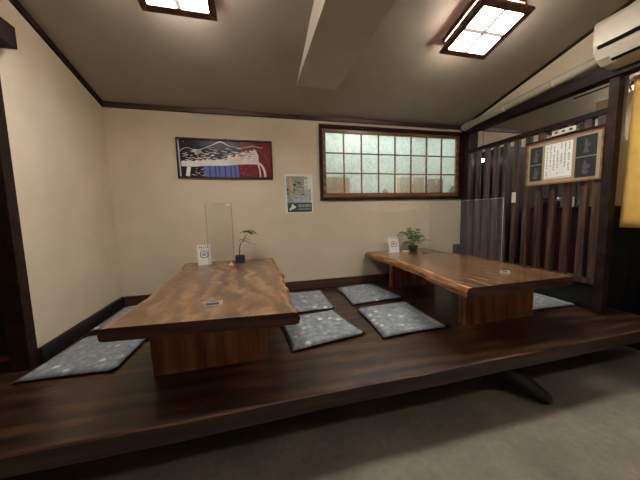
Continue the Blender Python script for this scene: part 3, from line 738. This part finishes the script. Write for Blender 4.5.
b = B(); tube(b, [dp(2.60), dp(2.64), dp(2.69), dp(2.735)], [.042, .044, .044, .036], 14); tube(b, [(0, 1.285, -.045), (0, 1.31, -.085)], .03, 12); obj('elbow', b, M['duct'], dc)
for y in (1.75, 2.2):
    b = B(); tube(b, [dp(y - .012), dp(y + .012)], .0395, 14); obj('clip', b, M['ac_white'], dc)

# ================================================================ LATTICE PARTITION
la = thing('lattice_partition', 'dark wooden lattice partition of upright slats on the right', 'partition', (XR, 2.07, ZP))
Y0, Y1 = 1.402 - 2.07, D - .1 - .002 - 2.07
b = B(); bx(b, -.025, .025, Y0, Y1, 1.828 - ZP, 1.870 - ZP, .003); obj('top_rail', b, M['rail'], la)
b = B(); bx(b, -.022, .022, Y0, 1.99 - 2.07, 1.742 - ZP, 1.762 - ZP, .002); obj('middle_rail', b, M['rail'], la)
b = B(); bx(b, -.025, .055, Y0, Y1, .555 - ZP, .60 - ZP, .003); obj('bottom_rail', b, M['slat'], la)
b = B(); bx(b, .036, .052, Y0, Y1, 0.001, .555 - ZP); obj('kick_panel', b, M['black'], la)
for k in range(-1, 11):
    yc = (1.515 + .1135 * k if k >= 0 else 1.432) - 2.07
    b = B(); bx(b, -.016, .016, yc - .025, yc + .025, .60 - ZP, 1.828 - ZP, .002); obj('slat', b, M['slat'], la)
# switch plate on a slat
b = B(); bx(b, -.006, 0, -.02, .02, -.05, .05, .002)
sw = tag(obj('wall_switch', b, M['white_pl'], loc=(XR - .017, 1.515 + .1135 * 5, 1.27)), 'small pale switch plate on a lattice slat above the right divider', 'switch')

# notice board hung on the lattice
nb = thing('notice_board', 'beige notice board with a sheet of handwriting and dark photographs, hung on the lattice', 'notice board', (XR - .045, 1.665, 1.36), (0, 0, -PI / 2 + .07))
# local x runs towards the camera, local y points away from the room
bw, bh = .53, .375
b = B(); bx(b, -bw / 2 + .01, bw / 2 - .01, -.006, .012, .01, bh - .01); obj('board', b, flat('board_beige', 168, 148, 112), nb)
b = B(); f_ = .012
bx(b, -bw / 2, bw / 2, -.014, .014, bh - f_, bh, .002); bx(b, -bw / 2, bw / 2, -.014, .014, 0, f_, .002); bx(b, -bw / 2, -bw / 2 + f_, -.014, .014, f_, bh - f_, .002); bx(b, bw / 2 - f_, bw / 2, -.014, .014, f_, bh - f_, .002)
obj('board_frame', b, M['win_brown'], nb)
def nq(bm, x0, x1, z0, z1, y, mi=0): poly(bm, [(x0, y, z0), (x1, y, z0), (x1, y, z1), (x0, y, z1)], mi)
b = B(); bx(b, -.118, .078, -.008, -.006, .045, .335); obj('written_sheet', b, M['paper'], nb)
b = B()
for c_ in range(7):
    glyphs(b, .011, .014, 1, 16 - (c_ * 5) % 7, -.10 + c_ * .026, .32, .01, .0165, -.0086, 0, 20 + c_, .88)
nq(b, -.112, .07, .052, .0545, -.0086)
obj('handwriting', b, M['ink'], nb)
def photo(x0, x1, z0, z1, seed):
    b = B(); bx(b, x0, x1, -.0085, -.006, z0, z1); p = obj('photograph', b, flat('photo_dark', 38, 46, 50, .3), nb)
    b = B(); rn = random.Random(seed); cx = (x0 + x1) / 2; cz = (z0 + z1) / 2; hh = (z1 - z0)
    for (u, v, r1, r2) in ((0, .27, .05, .07), (.01, .04, .10, .19), (-.04, -.22, .07, .16), (.06, -.24, .07, .14), (.12, .02, .05, .10)):
        poly(b, [(cx + (u + rn.uniform(-.04, .04)) * hh + r1 * hh * math.cos(a * PI / 4), -.009, cz + v * hh + r2 * hh * math.sin(a * PI / 4)) for a in range(8)])
    obj('pictured_figure', b, flat('photo_grey', 96, 92, 86, .3), p)
photo(-.236, -.138, .185, .335, 1); photo(-.236, -.138, .04, .178, 2)
photo(.100, .228, .190, .345, 3); photo(.100, .228, .030, .182, 4)

# power strip on the middle rail
ps = thing('power_strip', 'white power strip with three outlets lying on the lattice rail above the notice board', 'power strip', (XR - .02, 1.665, 1.764), (0, 0, -PI / 2))
b = B(); bx(b, -.088, .088, -.02, .02, 0, .04, .004); obj('housing', b, M['white_pl'], ps)
for k in range(3):
    b = B(); bx(b, -.065 + k * .053, -.041 + k * .053, -.0215, -.0195, .012, .028); obj('outlet', b, flat('socket_red', 120, 60, 60) if k == 0 else M['black'], ps)
b = B(); tube(b, [(.088, 0, .02), (.13, .0, .045), (.19, .01, .05), (.225, .01, .055)], .003, 6); obj('cable', b, M['black'], ps)

# ================================================================ BEYOND THE LATTICE
bc = thing('cabinet', 'black cabinet beyond the post, below the yellow curtain', 'cabinet', (3.15, 1.6, 0))
b = B(); bx(b, -.20, .25, -1.4, .115, 0, 1.13, .004); obj('cabinet_body', b, M['black_iron'], bc)
b = B(); bx(b, -.24, .28, -1.42, .12, 1.13, 1.16, .004); obj('cabinet_top', b, M['black_wood'], bc)
ct = thing('counter', 'dark red panelled counter beyond the lattice', 'counter', (3.15, 1.6, 0))
b = B(); bx(b, -.20, .25, .125, .68, 0, 1.13); obj('counter_body', b, M['red_panel'], ct)
b = B(); bx(b, -.24, .28, .124, .70, 1.13, 1.16, .004); obj('countertop', b, M['black_wood'], ct)
CZT = 1.161
cu_ = thing('cupboard', 'tall dark cupboard against the far wall beyond the lattice', 'cupboard', (3.75, D - .21, 0))
b = B(); bx(b, -.98, 1.2, -.17, .18, 0, 1.86, .004); obj('cupboard_body', b, M['black_wood'], cu_)
for i in range(4):
    b = B(); bx(b, -.96 + i * .545, -.43 + i * .545, -.19, -.171, .08, 1.82, .003); d_ = obj('door', b, M['black'], cu_)
    b = B(); bx(b, -.47 + i * .545 - (i % 2) * .47, -.45 + i * .545 - (i % 2) * .47, -.21, -.19, 1.0, 1.14, .003); obj('handle', b, M['acrylic_edge'], d_)
def crock(x, y, r, h, label, mt, handle=None):
    t = thing('jug', label, 'jug', (x, y, CZT)); b = B(); lathe(b, [(r * .7, 0), (r, h * .3), (r * .95, h * .75), (r * .6, h)]); obj('jug_body', b, mt, t)
    if handle:
        b = B(); tube(b, [(-r * .9 * math.cos(a), 0, h * .55 + r * 1.05 * math.sin(a)) for a in [PI * i / 10 for i in range(11)]], .006, 8); obj('handle', b, handle, t)
crock(3.02, 1.78, .05, .10, 'white pot with black hoop handle on the counter beyond the lattice', M['white_pl'], M['black'])
b = B(); bx(b, -.04, .04, -.035, .035, 0, .10, .006); tag(obj('canister', b, M['white_pl'], loc=(3.02, 1.93, CZT)), 'white square canister on the counter beyond the lattice', 'canister')
t = thing('rice_cooker', 'low black cooker on the counter beyond the lattice', 'cooker', (3.04, 2.12, CZT))
b = B(); lathe(b, [(.10, 0), (.115, .02), (.115, .07), (.10, .10), (.04, .115)]); obj('cooker_body', b, M['black'], t)
b = B(); lathe(b, [(.117, .066), (.117, .072)]); obj('cooker_band', b, M['acrylic_edge'], t)
t = thing('hanging_bulb', 'small cool white bulb shining beyond the far end of the lattice', 'lamp', BULB)
b = B(); lathe(b, [(.004, -.022), (.017, -.012), (.02, 0), (.012, .016), (.006, .02)]); obj('bulb', b, M['cool_bulb'], t)
b = B(); lathe(b, [(.011, .018), (.012, .045), (.004, .05)]); tube(b, [(0, 0, .048), (0, 0, ceil_z(BULB[1]) - BULB[2] - .002)], .002, 6); obj('bulb_cord', b, M['black'], t)
# dark basin in the corner behind the right table
b = B(); prism(b, [(-.05, 0), (.05, 0), (.052, .36), (.035, .395), (-.03, .40), (-.052, .39)], 'y', -.04, .04)
tag(obj('waste_bin', b, M['black'], loc=(2.465, 2.715, ZP)), 'black bin in the corner behind the right table', 'bin')

# curtain beyond the post
cu2 = thing('yellow_curtain', 'yellow cloth curtain hanging at the right edge beside the post', 'curtain', (XR + .09, 1.0, 1.0))
def cloth(y0, y1, z0, z1, xoff, amp, mt, name, par, slant=0):
    b = B(); n = 40; m_ = 14; rows = []
    for j in range(m_ + 1):
        z = z1 + (z0 - z1) * j / m_; r_ = []
        for i in range(n + 1):
            s = i / n; y = y0 + (y1 - y0) * s + slant * (j / m_) * (s if slant > 0 else (1 - s))
            r_.append(b.verts.new((xoff + amp * math.sin(s * 17) * (.6 + .4 * j / m_) + .004 * noise.noise(Vector((y * 8, z * 3, 0))), y, z)))
        rows.append(r_)
    for a, c in zip(rows, rows[1:]):
        for i in range(n): b.faces.new((a[i], a[i + 1], c[i + 1], c[i])).smooth = True
    o = obj(name, b, mt, par); so = o.modifiers.new('thickness', 'SOLIDIFY'); so.thickness = .003; return o
cloth(-.45, .325, 0, 1.035, 0, .010, M['yellow_cloth'], 'cloth', cu2, .012)
b = B(); tube(b, [(0, -.5, 1.045), (0, .33, 1.045)], .008, 8); obj('curtain_rod', b, M['white_pl'], cu2)
b = B(); tube(b, [(-.08, .34, 1.02), (-.08, .62, 1.02)], .006, 8)
tag(obj('rod', b, M['black_iron'], loc=(XR + .06 - .0, 1.0, 1.0)), 'short dark rod sticking out left of the post under the lintel', 'rod')
wc = thing('white_curtain', 'narrow white cloth strip between the post and the yellow curtain', 'curtain', (XR + .055, 1.338, 1.60))
cloth(0, .055, 0, .46, 0, .004, M['white_cloth'], 'cloth', wc)
b = B(); tube(b, [(0, -.01, .465), (0, .059, .465)], .006, 8); obj('curtain_rod', b, M['white_pl'], wc)
b = B(); bx(b, 0, .08, 1.40, 1.70, 1.16, 2.05); tag(obj('side_panel', b, M['plaster'], loc=(2.92, 0, .0015)), 'beige upright panel on the counter behind the post', 'panel')

# ================================================================ LIGHTS
def area(name, loc, rot, sx, sy, e, c):
    l = bpy.data.lights.new(name, 'AREA'); l.shape = 'RECTANGLE'; l.size = sx; l.size_y = sy; l.energy = e; l.color = c
    o = bpy.data.objects.new(name, l); COL.objects.link(o); o.location = loc; o.rotation_euler = rot; return o
# the lit store room behind the frosted window
area('store_room_light', (1.63, D + .45, 2.38), (0, 0, 0), 1.5, .3, 6.8, (.95, 1, .985))
w = bpy.data.worlds.new('world'); S.world = w; w.use_nodes = True
w.node_tree.nodes['Background'].inputs[0].default_value = (.5, .6, .8, 1); w.node_tree.nodes['Background'].inputs[1].default_value = .05

# ================================================================ CAMERA
yaw, pit, rol, fpx = .24749689, .09807385, -.0258848, 262.1417
fw_ = Vector((math.sin(yaw) * math.cos(pit), math.cos(yaw) * math.cos(pit), -math.sin(pit)))
rt = Vector((math.cos(yaw), -math.sin(yaw), 0)); up = rt.cross(fw_)
c_, s_ = math.cos(rol), math.sin(rol)
X = rt * c_ + up * s_; Y = -rt * s_ + up * c_
cam = bpy.data.cameras.new('camera'); co = bpy.data.objects.new('camera', cam); COL.objects.link(co)
mw = Matrix((( X.x, Y.x, -fw_.x, 0), (X.y, Y.y, -fw_.y, 0), (X.z, Y.z, -fw_.z, 1.15415), (0, 0, 0, 1)))
co.matrix_world = mw; cam.sensor_width = 36; cam.sensor_fit = 'HORIZONTAL'; cam.lens = fpx / 640 * 36; cam.clip_start = .02
S.camera = co
S.view_settings.view_transform = 'Standard'; S.view_settings.look = 'None'; S.view_settings.gamma = 1
S.view_settings.use_curve_mapping = False; S.view_settings.exposure = .58
